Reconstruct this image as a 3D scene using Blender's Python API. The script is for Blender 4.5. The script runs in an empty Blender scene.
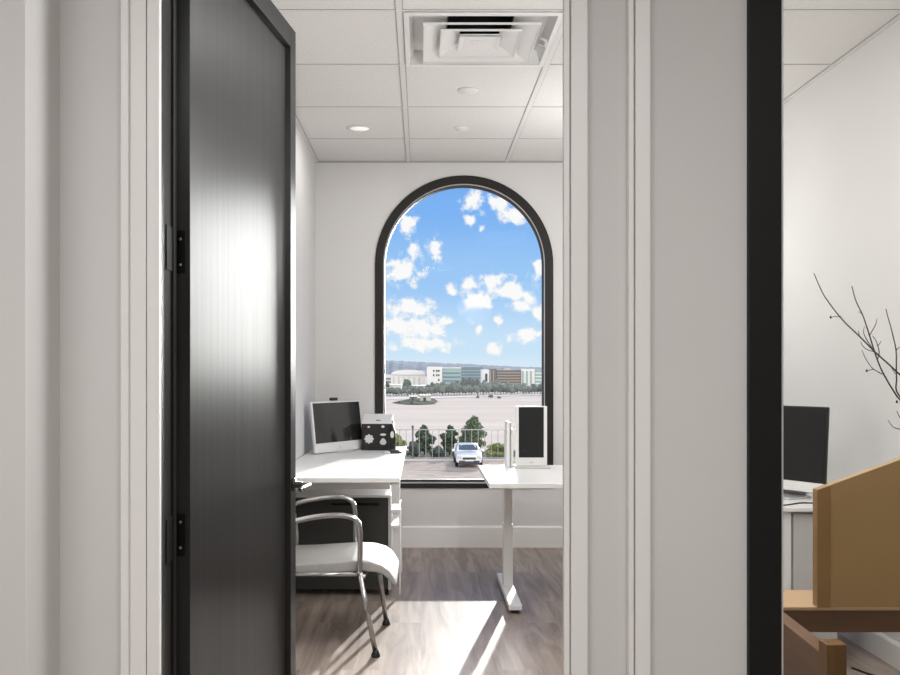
import bpy, bmesh, math, random
from mathutils import Vector, Matrix
random.seed(11)
S = bpy.context.scene
COL = S.collection
F, VX, VY, CH = 920.0, 421.0, 370.0, 1.34     # focal length in pixels, vanishing point, eye height
def at(px, py, d):
    return Vector(((px-VX)*d/F, d, CH-(py-VY)*d/F))

# ------------------------------------------------------------------ materials
MATS = {}
def new_mat(name):
    m = bpy.data.materials.new(name); m.use_nodes = True
    MATS[name] = m
    return m, m.node_tree, m.node_tree.nodes['Principled BSDF']
def mat(name, col, rough=.5, metal=0., spec=.4, noise=0., nscale=30., bump=0., bscale=200., aniso=0., coat=0., stretch=None, ior=None, detail=3.):
    m, nt, b = new_mat(name)
    b.inputs['Base Color'].default_value = (*col, 1)
    b.inputs['Roughness'].default_value = rough
    b.inputs['Metallic'].default_value = metal
    b.inputs['Specular IOR Level'].default_value = spec
    b.inputs['Anisotropic'].default_value = aniso
    b.inputs['Coat Weight'].default_value = coat
    if ior: b.inputs['IOR'].default_value = ior
    tc = nt.nodes.new('ShaderNodeTexCoord')
    vec = tc.outputs['Object']
    if stretch:
        mp = nt.nodes.new('ShaderNodeMapping'); mp.inputs['Scale'].default_value = stretch
        nt.links.new(vec, mp.inputs['Vector']); vec = mp.outputs['Vector']
    if noise:
        n = nt.nodes.new('ShaderNodeTexNoise'); n.inputs['Scale'].default_value = nscale; n.inputs['Detail'].default_value = detail
        nt.links.new(vec, n.inputs['Vector'])
        r = nt.nodes.new('ShaderNodeValToRGB')
        r.color_ramp.elements[0].position = .3; r.color_ramp.elements[1].position = .7
        r.color_ramp.elements[0].color = (*[c*(1-noise) for c in col], 1)
        r.color_ramp.elements[1].color = (*[min(1, c*(1+noise)) for c in col], 1)
        nt.links.new(n.outputs['Fac'], r.inputs['Fac']); nt.links.new(r.outputs['Color'], b.inputs['Base Color'])
    if bump:
        n2 = nt.nodes.new('ShaderNodeTexNoise'); n2.inputs['Scale'].default_value = bscale
        nt.links.new(vec, n2.inputs['Vector'])
        bp = nt.nodes.new('ShaderNodeBump'); bp.inputs['Strength'].default_value = bump; bp.inputs['Distance'].default_value = .004
        nt.links.new(n2.outputs['Fac'], bp.inputs['Height']); nt.links.new(bp.outputs['Normal'], b.inputs['Normal'])
    return m
def glass_mat(name, tint=(1, 1, 1), gl=.35):
    m = bpy.data.materials.new(name); m.use_nodes = True; nt = m.node_tree; nt.nodes.clear()
    o = nt.nodes.new('ShaderNodeOutputMaterial'); mx = nt.nodes.new('ShaderNodeMixShader')
    t = nt.nodes.new('ShaderNodeBsdfTransparent'); t.inputs['Color'].default_value = (*tint, 1)
    g = nt.nodes.new('ShaderNodeBsdfGlossy'); g.inputs['Roughness'].default_value = .02
    fr = nt.nodes.new('ShaderNodeFresnel'); fr.inputs['IOR'].default_value = 1.35
    mu = nt.nodes.new('ShaderNodeMath'); mu.operation = 'MULTIPLY'; mu.inputs[1].default_value = gl
    nt.links.new(fr.outputs[0], mu.inputs[0]); nt.links.new(mu.outputs[0], mx.inputs['Fac'])
    nt.links.new(t.outputs[0], mx.inputs[1]); nt.links.new(g.outputs[0], mx.inputs[2]); nt.links.new(mx.outputs[0], o.inputs['Surface'])
    MATS[name] = m
    return m
def wood_mat(name, c1, c2, grain_axis, rough=.4, scale=6., k=14.):
    m, nt, b = new_mat(name)
    tc = nt.nodes.new('ShaderNodeTexCoord'); mp = nt.nodes.new('ShaderNodeMapping')
    s = [scale*k/6]*3; s[grain_axis] = scale*.2
    mp.inputs['Scale'].default_value = s
    n = nt.nodes.new('ShaderNodeTexNoise'); n.inputs['Scale'].default_value = 1.; n.inputs['Detail'].default_value = 7; n.inputs['Roughness'].default_value = .62; n.inputs['Distortion'].default_value = .6
    r = nt.nodes.new('ShaderNodeValToRGB'); r.color_ramp.elements[0].position = .3; r.color_ramp.elements[1].position = .7
    r.color_ramp.elements[0].color = (*c1, 1); r.color_ramp.elements[1].color = (*c2, 1)
    nt.links.new(tc.outputs['Object'], mp.inputs[0]); nt.links.new(mp.outputs[0], n.inputs['Vector'])
    nt.links.new(n.outputs['Fac'], r.inputs['Fac']); nt.links.new(r.outputs[0], b.inputs['Base Color'])
    b.inputs['Roughness'].default_value = rough
    return m

M_WALL = mat('warm_white_wall_paint', (.665, .655, .645), .75, noise=.012, nscale=2.5, bump=.02, bscale=350)
M_HALL = mat('hall_wall_paint', (.62, .61, .60), .7, noise=.015, nscale=2., bump=.02, bscale=350)
M_TRIM = mat('white_trim_paint', (.78, .77, .758), .4)
M_CEIL = mat('ceiling_tile', (.70, .685, .67), .9, noise=.05, nscale=90, bump=.25, bscale=160)
M_TEE = mat('ceiling_grid_enamel', (.68, .665, .65), .45)
M_TEEDK = mat('ceiling_seam_shadow', (.36, .35, .34), .6)  # grey that stands in for the shadow lines at tile edges
M_BLACK = mat('black_lacquer', (.012, .0115, .011), .45, spec=.3, noise=.2, nscale=8, stretch=(1, 1, .15))
M_STILE = mat('black_door_edge', (.02, .019, .018), .4, noise=.15, nscale=8, stretch=(1, 1, .15))
M_BLACKM = mat('black_matte_frame', (.0075, .007, .0063), .55, spec=.25)
M_FRAME = mat('dark_bronze_window_frame', (.024, .022, .02), .55, spec=.2)
M_DOOR = mat('black_satin_door', (.012, .0118, .0115), .36, spec=.6, aniso=.85, noise=.25, nscale=5, stretch=(14, 14, .15))
def door_streaks(m):
    nt = m.node_tree; b = nt.nodes['Principled BSDF']
    tg = nt.nodes.new('ShaderNodeTangent'); tg.direction_type = 'RADIAL'; tg.axis = 'Z'
    nt.links.new(tg.outputs[0], b.inputs['Tangent'])
    tc = nt.nodes.new('ShaderNodeTexCoord'); mp = nt.nodes.new('ShaderNodeMapping'); mp.inputs['Scale'].default_value = (45, 45, .5)
    n = nt.nodes.new('ShaderNodeTexNoise'); n.inputs['Scale'].default_value = 1.; n.inputs['Detail'].default_value = 4
    mr = nt.nodes.new('ShaderNodeMapRange'); mr.inputs['To Min'].default_value = .36; mr.inputs['To Max'].default_value = .5
    nt.links.new(tc.outputs['Object'], mp.inputs[0]); nt.links.new(mp.outputs[0], n.inputs['Vector']); nt.links.new(n.outputs['Fac'], mr.inputs['Value']); nt.links.new(mr.outputs[0], b.inputs['Roughness'])
door_streaks(M_DOOR)
M_HING = mat('black_hinge_steel', (.012, .012, .012), .35, metal=.4)
M_CHROME = mat('chrome', (.46, .455, .45), .2, metal=1.)
M_SATIN = mat('satin_steel', (.55, .54, .53), .32, metal=1.)
M_WHITE = mat('white_laminate', (.74, .735, .725), .4)
M_DESK = mat('white_desk_enamel', (.72, .71, .70), .4)
M_GREYL = mat('light_grey_enamel', (.50, .49, .48), .45)
M_SHADE = mat('mid_grey_panel', (.34, .335, .33), .5)
M_DKGREY = mat('charcoal_drawer_front', (.035, .035, .032), .5)
M_ALU = mat('silver_aluminium', (.68, .68, .68), .3, metal=.6)
M_SCREEN = mat('screen_glass', (.02, .02, .02), .1, spec=1.)
M_SCREENM = mat('matt_dark_screen', (.011, .011, .011), .5, spec=.25)
M_BLKP = mat('black_plastic', (.012, .012, .012), .4)
M_PAPER = mat('white_card', (.75, .74, .72), .7)
M_SEAT = mat('pale_grey_upholstery', (.34, .334, .324), .6, noise=.06, nscale=40, bump=.15, bscale=400)
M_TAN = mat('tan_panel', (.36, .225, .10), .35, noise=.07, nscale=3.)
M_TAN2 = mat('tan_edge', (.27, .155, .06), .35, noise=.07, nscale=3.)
M_WOODX = wood_mat('walnut_grain_x', (.085, .04, .02), (.17, .09, .045), 0)
M_WOODT = wood_mat('oak_top_grain', (.42, .27, .15), (.55, .37, .22), 0)
M_WOODY = wood_mat('walnut_grain_y', (.10, .048, .024), (.19, .10, .052), 1)
M_WOODZ = wood_mat('walnut_grain_z', (.12, .055, .018), (.24, .125, .04), 2)
M_TWIG = mat('twig_bark', (.05, .04, .035), .8)
M_VASE = mat('vase_ceramic', (.3, .28, .26), .4)
M_DUCT = mat('duct_black', (.006, .006, .006), .8)
M_LAMP, _nt, _b = new_mat('lamp_lens')
_b.inputs['Base Color'].default_value = (.9, .9, .88, 1); _b.inputs['Emission Color'].default_value = (1, .97, .93, 1); _b.inputs['Emission Strength'].default_value = .45
M_GLASS = glass_mat('clear_window_glass', (.985, .99, .985), .05)
M_GLASS2 = glass_mat('clear_partition_glass', (.93, .93, .92), .5)

def floor_mat():
    m, nt, b = new_mat('grey_oak_planks')
    tc = nt.nodes.new('ShaderNodeTexCoord'); mp = nt.nodes.new('ShaderNodeMapping')
    mp.inputs['Rotation'].default_value = (0, 0, math.pi/2)
    br = nt.nodes.new('ShaderNodeTexBrick'); br.inputs['Scale'].default_value = 1
    br.inputs['Brick Width'].default_value = 1.22; br.inputs['Row Height'].default_value = .18; br.inputs['Mortar Size'].default_value = .0015
    br.inputs['Color1'].default_value = (.0, 0, 0, 1); br.inputs['Color2'].default_value = (1, 1, 1, 1); br.inputs['Mortar'].default_value = (.35, .35, .35, 1)
    br.offset = .37
    nt.links.new(tc.outputs['Object'], mp.inputs[0]); nt.links.new(mp.outputs[0], br.inputs['Vector'])
    mp2 = nt.nodes.new('ShaderNodeMapping'); mp2.inputs['Scale'].default_value = (13, 1.1, 1)
    add = nt.nodes.new('ShaderNodeVectorMath'); add.operation = 'ADD'
    sc = nt.nodes.new('ShaderNodeVectorMath'); sc.operation = 'SCALE'; sc.inputs['Scale'].default_value = 5.3
    nt.links.new(br.outputs['Color'], sc.inputs[0]); nt.links.new(tc.outputs['Object'], add.inputs[0]); nt.links.new(sc.outputs[0], add.inputs[1])
    nt.links.new(add.outputs[0], mp2.inputs[0])
    n = nt.nodes.new('ShaderNodeTexNoise'); n.inputs['Scale'].default_value = 1; n.inputs['Detail'].default_value = 8; n.inputs['Roughness'].default_value = .6; n.inputs['Distortion'].default_value = 1.2
    nt.links.new(mp2.outputs[0], n.inputs['Vector'])
    r = nt.nodes.new('ShaderNodeValToRGB')
    e = r.color_ramp.elements
    e[0].position = .28; e[0].color = (.16, .125, .10, 1); e[1].position = .72; e[1].color = (.46, .385, .33, 1)
    e2 = e.new(.5); e2.color = (.31, .25, .21, 1)
    nt.links.new(n.outputs['Fac'], r.inputs['Fac'])
    mx = nt.nodes.new('ShaderNodeMix'); mx.data_type = 'RGBA'; mx.blend_type = 'MULTIPLY'; mx.inputs['Factor'].default_value = .3
    nt.links.new(r.outputs[0], mx.inputs['A'])
    mr = nt.nodes.new('ShaderNodeMapRange'); mr.inputs['To Min'].default_value = .45; mr.inputs['To Max'].default_value = 1.15
    nt.links.new(br.outputs['Color'], mr.inputs['Value']); nt.links.new(mr.outputs[0], mx.inputs['B'])
    nt.links.new(mx.outputs['Result'], b.inputs['Base Color'])
    b.inputs['Roughness'].default_value = .42
    return m
M_FLOOR = floor_mat()

# ------------------------------------------------------------------ mesh builder
class MB:
    def __init__(s): s.bm = bmesh.new()
    def _merge(s, tmp, mtx=None):
        me = bpy.data.meshes.new('tmp'); tmp.to_mesh(me); tmp.free()
        if mtx: me.transform(mtx)
        s.bm.from_mesh(me); bpy.data.meshes.remove(me)
    def box(s, x0, x1, y0, y1, z0, z1, bev=0., seg=2, mtx=None):
        t = bmesh.new(); bmesh.ops.create_cube(t, size=1)
        for v in t.verts:
            v.co = Vector((x0 if v.co.x < 0 else x1, y0 if v.co.y < 0 else y1, z0 if v.co.z < 0 else z1))
        if bev: bmesh.ops.bevel(t, geom=t.edges[:], offset=bev, segments=seg, affect='EDGES', profile=.5)
        s._merge(t, mtx); return s
    def prism(s, pts, axis, a, b, mtx=None):
        """extrude a 2-D outline along an axis ('x','y' or 'z')"""
        t = bmesh.new()
        def P(p, w):
            return {'x': (w, p[0], p[1]), 'y': (p[0], w, p[1]), 'z': (p[0], p[1], w)}[axis]
        va = [t.verts.new(P(p, a)) for p in pts]; vb = [t.verts.new(P(p, b)) for p in pts]
        t.faces.new(va); t.faces.new(vb[::-1]); n = len(pts)
        for i in range(n): t.faces.new((va[i], vb[i], vb[(i+1) % n], va[(i+1) % n]))
        bmesh.ops.recalc_face_normals(t, faces=t.faces)
        s._merge(t, mtx); return s
    def tube(s, pts, r, n=10, caps=True, smooth_n=0, r1=None):
        pts = [Vector(p) for p in pts]
        if smooth_n:
            q = []
            for i in range(len(pts)-1):
                p0 = pts[max(i-1, 0)]; p1 = pts[i]; p2 = pts[i+1]; p3 = pts[min(i+2, len(pts)-1)]
                for k in range(smooth_n):
                    u = k/smooth_n
                    q.append(.5*((2*p1)+(p2-p0)*u+(2*p0-5*p1+4*p2-p3)*u*u+(3*p1-p0-3*p2+p3)*u**3))
            q.append(pts[-1]); pts = q
        t = bmesh.new(); rings = []; N = len(pts); prev = None
        for i, p in enumerate(pts):
            d = (pts[min(i+1, N-1)]-pts[max(i-1, 0)]).normalized()
            if prev is None:
                a = Vector((0, 0, 1)) if abs(d.z) < .9 else Vector((1, 0, 0))
                u = d.cross(a).normalized()
            else:
                u = (prev-d*prev.dot(d)).normalized()
            prev = u; v = d.cross(u)
            rr = r if r1 is None else r+(r1-r)*i/(N-1)
            rings.append([t.verts.new(p+(u*math.cos(2*math.pi*k/n)+v*math.sin(2*math.pi*k/n))*rr) for k in range(n)])
        for a, b in zip(rings, rings[1:]):
            for k in range(n): t.faces.new((a[k], a[(k+1) % n], b[(k+1) % n], b[k]))
        if caps: t.faces.new(rings[0][::-1]); t.faces.new(rings[-1])
        for f in t.faces: f.smooth = True
        bmesh.ops.recalc_face_normals(t, faces=t.faces)
        s._merge(t); return s
    def lathe(s, prof, c=(0, 0, 0), n=28, mtx=None):
        t = bmesh.new(); rings = []
        for (r, z) in prof:
            rings.append([t.verts.new((c[0]+r*math.cos(2*math.pi*k/n), c[1]+r*math.sin(2*math.pi*k/n), c[2]+z)) for k in range(n)])
        for a, b in zip(rings, rings[1:]):
            for k in range(n): t.faces.new((a[k], a[(k+1) % n], b[(k+1) % n], b[k]))
        t.faces.new(rings[0][::-1]); t.faces.new(rings[-1])
        for f in t.faces: f.smooth = len(f.verts) == 4
        bmesh.ops.recalc_face_normals(t, faces=t.faces)
        s._merge(t, mtx); return s
    def quadstrip(s, rows, smooth=False):
        t = bmesh.new(); R = [[t.verts.new(p) for p in row] for row in rows]
        for a, b in zip(R, R[1:]):
            for k in range(len(a)-1):
                f = t.faces.new((a[k], a[k+1], b[k+1], b[k])); f.smooth = smooth
        s._merge(t); return s
    def build(s, name, m, parent=None, kind=None):
        me = bpy.data.meshes.new(name); s.bm.to_mesh(me); s.bm.free()
        me.materials.append(m if not isinstance(m, str) else MATS[m])
        o = bpy.data.objects.new(name, me); COL.objects.link(o)
        if parent: o.parent = parent
        if kind: o['kind'] = kind
        return o
def struct(o): o['kind'] = 'structure'; return o
def tag(o, label, cat, group=None, kind=None):
    o['label'] = label; o['category'] = cat
    if group: o['group'] = group
    if kind: o['kind'] = kind
    return o
def thing(name, label, cat, loc=(0, 0, 0), rz=0, group=None):
    o = bpy.data.objects.new(name, None); COL.objects.link(o)
    o.location = loc; o.rotation_euler = (0, 0, rz); o.empty_display_size = .1
    return tag(o, label, cat, group)
def structroot(name, loc=(0, 0, 0), rz=0):
    o = bpy.data.objects.new(name, None); COL.objects.link(o); o.location = loc; o.rotation_euler = (0, 0, rz)
    o['kind'] = 'structure'; return o

# ------------------------------------------------------------------ room dimensions
H = 2.92; YB = 6.96; XL = -.80; XR = 2.146; YF = 2.30; YFI = 2.42
WCX, WR, WZ0 = .3256, .674, .447; WSP = 2.81-WR      # arched window

# floor, ceiling
MB().box(-3.2, 3.4, -3, YF+.06, -.1, 0).box(XL-.1, XR+.1, YF+.06, YB+.1, -.1, 0).build('floor', M_FLOOR, kind='structure')
TX = [-.096, .649, 1.394]; TY = [2.54, 3.29, 4.04, 4.76, 5.53, 6.29]
DX0, DX1, DY0, DY1 = TX[0]+.03, TX[1]-.03, TY[2]+.02, TY[3]-.02
c = MB()
c.box(XL-.1, DX0, YFI, YB, H, H+.1).box(DX1, XR+.1, YFI, YB, H, H+.1).box(DX0, DX1, YFI, DY0, H, H+.1).box(DX0, DX1, DY1, YB, H, H+.1)
c.build('ceiling', M_CEIL, kind='structure')
MB().box(-3.2, 3.4, -3, YF, H, H+.1).build('ceiling_hall', M_WALL, kind='structure')
g = MB()
for x in TX: g.box(x-.014, x+.014, YFI, YB, H-.006, H)
g.box(XL, XL+.022, YFI, YB, H-.008, H).box(XR-.022, XR, YFI, YB, H-.008, H)
for y in TY: g.box(XL, XR, y-.008, y+.008, H-.0035, H)
g.build('trim_1', M_TEE, kind='structure')
g = MB()
for x in TX:
    g.box(x-.0175, x-.0145, YFI, YB, H-.002, H).box(x+.0145, x+.0175, YFI, YB, H-.002, H)
for y in TY: g.box(XL, XR, y-.011, y-.008, H-.002, H).box(XL, XR, y+.008, y+.0115, H-.0025, H)
g.box(XL, XR, YB-.006, YB, H-.012, H).box(XL+.022, XL+.027, YFI, YB, H-.003, H).box(XR-.027, XR-.022, YFI, YB, H-.003, H)
g.build('trim_seam_shadow', M_TEEDK, kind='structure')  # thin strips coloured as shadow along the tees and wall angles

# walls
MB().box(XL-.1, XL, YFI, YB+.18, 0, H).build('wall_left', M_WALL, kind='structure')
MB().box(XR, XR+.1, YFI, YB+.18, 0, H).build('wall_right', M_WALL, kind='structure')
def arch(r, zb, n=40, cx=WCX, sp=WSP):
    p = [(cx-r, zb)]
    p += [(cx-r*math.cos(math.pi*i/n), sp+r*math.sin(math.pi*i/n)) for i in range(n+1)]
    p += [(cx+r, zb)]
    return p
HR = WR-.012; HZ = WZ0+.012
w = MB(); YB2 = YB+.18
w.box(XL, WCX-HR, YB, YB2, 0, H).box(WCX+HR, XR, YB, YB2, 0, H).box(WCX-HR, WCX+HR, YB, YB2, 0, HZ)
ap = arch(HR, HZ)[1:-1]
for (a, b) in zip(ap, ap[1:]):
    w.prism([a, b, (b[0], H), (a[0], H)], 'y', YB, YB2)
w.build('wall_back', M_WALL, kind='structure')
# front wall (hall side at YF) with the doorway and the glazed part
XH = -.9025; DZ = 2.62
w = MB()
w.box(XH-2.3, XH, YF-.203, YFI, 0, H)                       # nearer left stretch
w.box(XH, -.70, YF, YFI, 0, H).box(-.70, .385, YF, YFI, DZ+.05, H)
w.box(.385, .8175, YF, YFI, 0, H)
w.box(.8175, 2.1, YF, YFI, 2.75, H)
w.box(2.1, 3.4, YF, YFI, 0, H)
w.build('wall_front', M_HALL, kind='structure')
MB().box(-3.3, -3.2, -3, YF-.2, 0, H).build('wall_hall_left', M_HALL, kind='structure')
MB().box(3.4, 3.5, -3, YF+.1, 0, H).build('wall_hall_right', M_HALL, kind='structure')
MB().box(-3.3, 3.5, -3.1, -3, 0, H).build('wall_hall_back', M_HALL, kind='structure')
# baseboards
def base_prof(d, h): return [(0, 0), (d, 0), (d, h-.012), (d-.006, h), (0, h)]
MB().prism([(YB-p[0], p[1]) for p in base_prof(.018, .16)], 'x', XL, XR).build('baseboard_back', M_TRIM, kind='structure')
MB().prism([(XR-p[0], p[1]) for p in base_prof(.016, .115)], 'y', YFI, YB-.018).build('baseboard_right', M_TRIM, kind='structure')
MB().prism([(XL+p[0], p[1]) for p in base_prof(.018, .16)], 'y', YFI, YB-.018).build('baseboard_left', M_TRIM, kind='structure')

# casings
def casing(name, xs, m=M_TRIM):
    """xs: list of (x0, x1, proud)"""
    b = MB()
    for x0, x1, pr in xs: b.box(x0, x1, YF-pr, YF, 0, DZ+.1, bev=.0025, seg=2)
    return b.build(name, m, kind='structure')
casing('trim_3', [(-.742, -.722, .030), (-.7225, -.682, .019), (-.6795, -.648, .021)])
casing('trim_4', [(.372, .4135, .022)])
casing('trim_5', [(.5135, .5265, .026), (.5265, .531, .012), (.531, .569, .021)])
MB().box(-.70, -.647, YF-.004, YFI, 0, DZ, bev=.002).box(-.647, -.640, YF+.085, YF+.11, 0, DZ, bev=.002).build('trim_6', M_BLACK, kind='structure')
MB().box(.3545, .369, YF-.016, YF+.004, 0, DZ, bev=.002).box(.369, .385, YF-.004, YF+.01, 0, DZ).build('trim_7', M_TRIM, kind='structure')

# arched window
win = structroot('window_1', (WCX, YB, 0))
def ring(ro, ri, zo, zi, y0, y1):
    b = MB()
    O = [(p[0]-WCX, p[1]) for p in arch(ro, zo)]; I = [(p[0]-WCX, p[1]) for p in arch(ri, zi)]
    n = len(O)
    for i in range(n):
        j = (i+1) % n
        b.prism([O[i], O[j], I[j], I[i]], 'y', y0, y1)
    return b
ring(WR, WR-.062, WZ0, WZ0+.035, -.012, .07).build('window_frame', M_FRAME, win)
ring(WR-.062, WR-.069, WZ0+.035, WZ0+.045, .0, .012).build('glazing_bead', M_GREYL, win)
ring(WR-.062, WR-.074, WZ0+.035, WZ0+.06, .02, .1).build('sash', M_FRAME, win)
gb = MB(); ga = [(p[0]-WCX, p[1]) for p in arch(WR-.07, WZ0+.05)]
gb.prism(ga, 'y', .055, .061).build('pane', M_GLASS, win)
# glazed partition to the right
w2 = structroot('window_2', (.857, YF+.03, 0))
MB().box(-.0425, .0375, -.05, .06, 0, 2.75, bev=.002).build('mullion', M_BLACKM, w2)
MB().box(1.2, 1.24, -.05, .06, 0, 2.75, bev=.002).build('mullion', M_BLACKM, w2)
MB().box(.0425, 1.2, -.05, .06, 0, .06, bev=.002).build('bottom_rail', M_BLACKM, w2)
MB().box(.0425, 1.2, -.05, .06, 2.69, 2.75, bev=.002).build('top_rail', M_BLACKM, w2)
MB().box(.0375, .042, -.048, .0, .06, 2.69).build('gasket', M_ALU, w2)
MB().box(.042, 1.2, -.01, -.002, .06, 2.69).build('pane', M_GLASS2, w2)

# ------------------------------------------------------------------ the open door
TH = math.radians(81)
door = structroot('door_1', (-.610, 2.43, 0), math.radians(81.7))
DW, DH, ST, T = 1.0, 2.595, .065, .045
MB().box(0, ST, 0, T, .01, DH, bev=.0015).build('stile', M_DOOR, door)
MB().box(DW-ST, DW, 0, T, .01, DH, bev=.0015).build('stile', M_DOOR, door)
MB().box(ST, DW-ST, 0, T, DH-.075, DH, bev=.0015).build('rail', M_DOOR, door)
MB().box(ST, DW-ST, 0, T, .01, .2, bev=.0015).build('rail', M_DOOR, door)
MB().box(ST, DW-ST, .021, .028, .2, DH-.075).build('door_panel', M_DOOR, door)
for z in (1.652, .904):
    hg = MB().box(-.0025, 0, .012, .0445, z-.057, z+.057, bev=.001).build('hinge', M_HING, door)
    k = MB()
    for i in range(5): k.lathe([(.0075, -.011), (.0075, .011)], (-.004, .052, z-.0456+i*.0228), 12)
    k.lathe([(.003, 0), (.006, .002), (.006, .006), (.002, .009)], (-.004, .052, z+.057), 12)
    k.build('hinge_knuckle', M_HING, hg)
    MB().lathe([(.0032, -.02), (.0032, .02)], (-.0115, .0535, z), 8).build('hinge_pin', M_SATIN, hg)
    MB().box(-.647, -.6435, YF+.03, YF+.083, z-.057, z+.057, bev=.001, mtx=door.matrix_basis.inverted()).build('jamb_leaf', M_HING, hg)
    sc_ = MB()
    for dz in (-.034, .034):
        sc_.lathe([(.0001, 0), (.004, 0), (.003, .0012), (.0001, .0014)], n=10, mtx=Matrix.Translation((-.0025, .026, z+dz)) @ Matrix.Rotation(-math.pi/2, 4, 'Y'))
    sc_.build('hinge_screws', M_SATIN, hg)
# lever handle on the face we see
RX = Matrix.Rotation(math.pi/2, 4, 'X')
lv = MB().lathe([(.026, 0), (.026, .006), (.022, .009), (.0125, .010), (.0125, .034), (.0001, .034)], n=24, mtx=Matrix.Translation((DW-.033, 0, .918)) @ RX).build('lever_handle', M_BLKP, door)
MB().tube([(DW-.033, -.032, .918), (DW-.033, -.052, .918), (DW-.038, -.06, .918), (DW-.055, -.0615, .918), (DW-.145, -.06, .916)], .0095, 12, smooth_n=4).build('lever', M_CHROME, lv)
MB().box(DW-.0005, DW+.001, .012, .034, .86, .98).build('latch_plate', M_SATIN, door)

# ------------------------------------------------------------------ ceiling fixtures
DC = ((DX0+DX1)/2, (DY0+DY1)/2)
vent = thing('ceiling_diffuser', 'square white air diffuser with nested louvre rings set in the ceiling grid', 'vent', (DC[0], DC[1], H))
hx, hy = (DX1-DX0)/2, (DY1-DY0)/2
b = MB()
for sx0, sx1, sy0, sy1 in ((-hx-.012, hx+.012, -hy-.012, -hy+.012), (-hx-.012, hx+.012, hy-.012, hy+.012), (-hx-.012, -hx+.012, -hy+.012, hy-.012), (hx-.012, hx+.012, -hy+.012, hy-.012)):
    b.box(sx0, sx1, sy0, sy1, -.014, -.0065, bev=.001)
b.build('outer_frame', M_WHITE, vent)
def cone(a0, z0, a1, z1, t=.006):
    """square funnel, wide rim a0 at z0 (low) to a1 at z1 (high), with thickness"""
    t_ = bmesh.new()
    L = []
    for (a, z) in ((a0, z0), (a1, z1), (a1-t, z1), (a0-t, z0)):
        L.append([t_.verts.new((sx*a, sy*a, z)) for sx, sy in ((-1, -1), (1, -1), (1, 1), (-1, 1))])
    for i in range(4):
        A, B = L[i], L[(i+1) % 4]
        for k in range(4): t_.faces.new((A[k], A[(k+1) % 4], B[(k+1) % 4], B[k]))
    bmesh.ops.recalc_face_normals(t_, faces=t_.faces)
    m = MB(); m._merge(t_); return m
bp = cone(.345, -.006, .318, .055)
for x0, x1, y0, y1 in ((-.32, .32, -.32, -.15), (-.32, .32, .15, .32), (-.32, -.15, -.15, .15), (.15, .32, -.15, .15)): bp.box(x0, x1, y0, y1, .055, .06)
bp.build('backpan', M_WHITE, vent)
for a, run in ((.262, .097), (.182, .085)):
    m = cone(a, -.02, a-run, -.02+run*.375, .003)
    for x0, x1, y0, y1 in ((-a, a, -a-.004, -a), (-a, a, a, a+.004), (-a-.004, -a, -a-.004, a+.004), (a, a+.004, -a-.004, a+.004)): m.box(x0, x1, y0, y1, -.027, -.018)
    m.build('louvre_ring', M_WHITE, vent)
cp = MB(); cp.prism([(-.095, -.095), (.095, -.095), (.095, .095), (-.095, .095)], 'z', -.012, -.008)
cp.build('centre_plate', M_WHITE, vent)
cone(.097, -.02, .06, -.006, .003).build('louvre_ring', M_WHITE, vent)
MB().box(-.035, .035, -.03, .02, -.016, -.012, bev=.002).build('centre_tab', M_PAPER, vent)
d = MB(); q = .15
d.box(-q, q, -q, q, .19, .2).box(-q-.005, -q, -q, q, .055, .2).box(q, q+.005, -q, q, .055, .2).box(-q, q, -q-.005, -q, .055, .2).box(-q, q, q, q+.005, .055, .2)
d.build('duct_neck', M_DUCT, vent)
MB().tube([(.29, -.02, .0), (.32, -.02, -.012), (.325, .06, -.012), (.29, .06, 0)], .005, 8).build('damper_clip', M_WHITE, vent)
def disc(px, py, r, name, label, cat, lens=False):
    p = at(px, py, F*(H-CH)/(VY-py))
    t = thing(name, label, cat, (p.x, p.y, H))
    if lens:
        MB().lathe([(r*.72, -.002), (r*.78, -.010), (r, -.007), (r, .004), (r*.72, .004)], n=32).build('trim_ring', M_TEE, t)
        MB().lathe([(.0001, -.004), (r*.72, -.004), (r*.72, -.001), (.0001, -.001)], n=32).build('lens', M_LAMP, t)
    else:
        MB().lathe([(.0001, -.016), (r*.55, -.016), (r*.62, -.012), (r*.95, -.011), (r, -.008), (r, .004)], n=32).build('cover_plate', M_WHITE, t)
    return t
disc(360, 128, .086, 'ceiling_downlight', 'round recessed ceiling light, lit, to the left of the centre grid bar', 'light', True)
disc(468, 90, .058, 'ceiling_cover_plate', 'round white ceiling cover plate just beyond the air diffuser', 'ceiling plate')
disc(462, 128, .046, 'ceiling_cover_plate', 'smallest round ceiling plate, farthest from the air diffuser', 'ceiling plate')

# ------------------------------------------------------------------ left desk
dk = thing('desk', 'long white desk running along the left wall to the arched window', 'desk', (0, 0, 0))
ZD, XD, Y0, Y1 = .765, -.112, 4.90, 6.93
MB().box(XL+.005, XD, Y0, Y1, ZD-.026, ZD, bev=.003).build('desktop', M_WHITE, dk)
MB().box(XD-.047, XD-.001, Y0+.01, Y0+.06, .626, ZD-.026, bev=.002).build('corner_bracket', M_GREYL, dk)
MB().box(XL+.04, XD-.06, 5.12, 5.16, .676, .722, bev=.003).build('rail', M_DESK, dk)
for y in (Y0+.3, Y1-.1): MB().box(XL+.02, XL+.06, y, y+.04, 0, ZD-.026, bev=.002).build('leg', M_DESK, dk)
MB().box(-.20, -.16, Y1-.1, Y1-.06, 0, ZD-.026, bev=.002).build('leg', M_DESK, dk)

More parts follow.
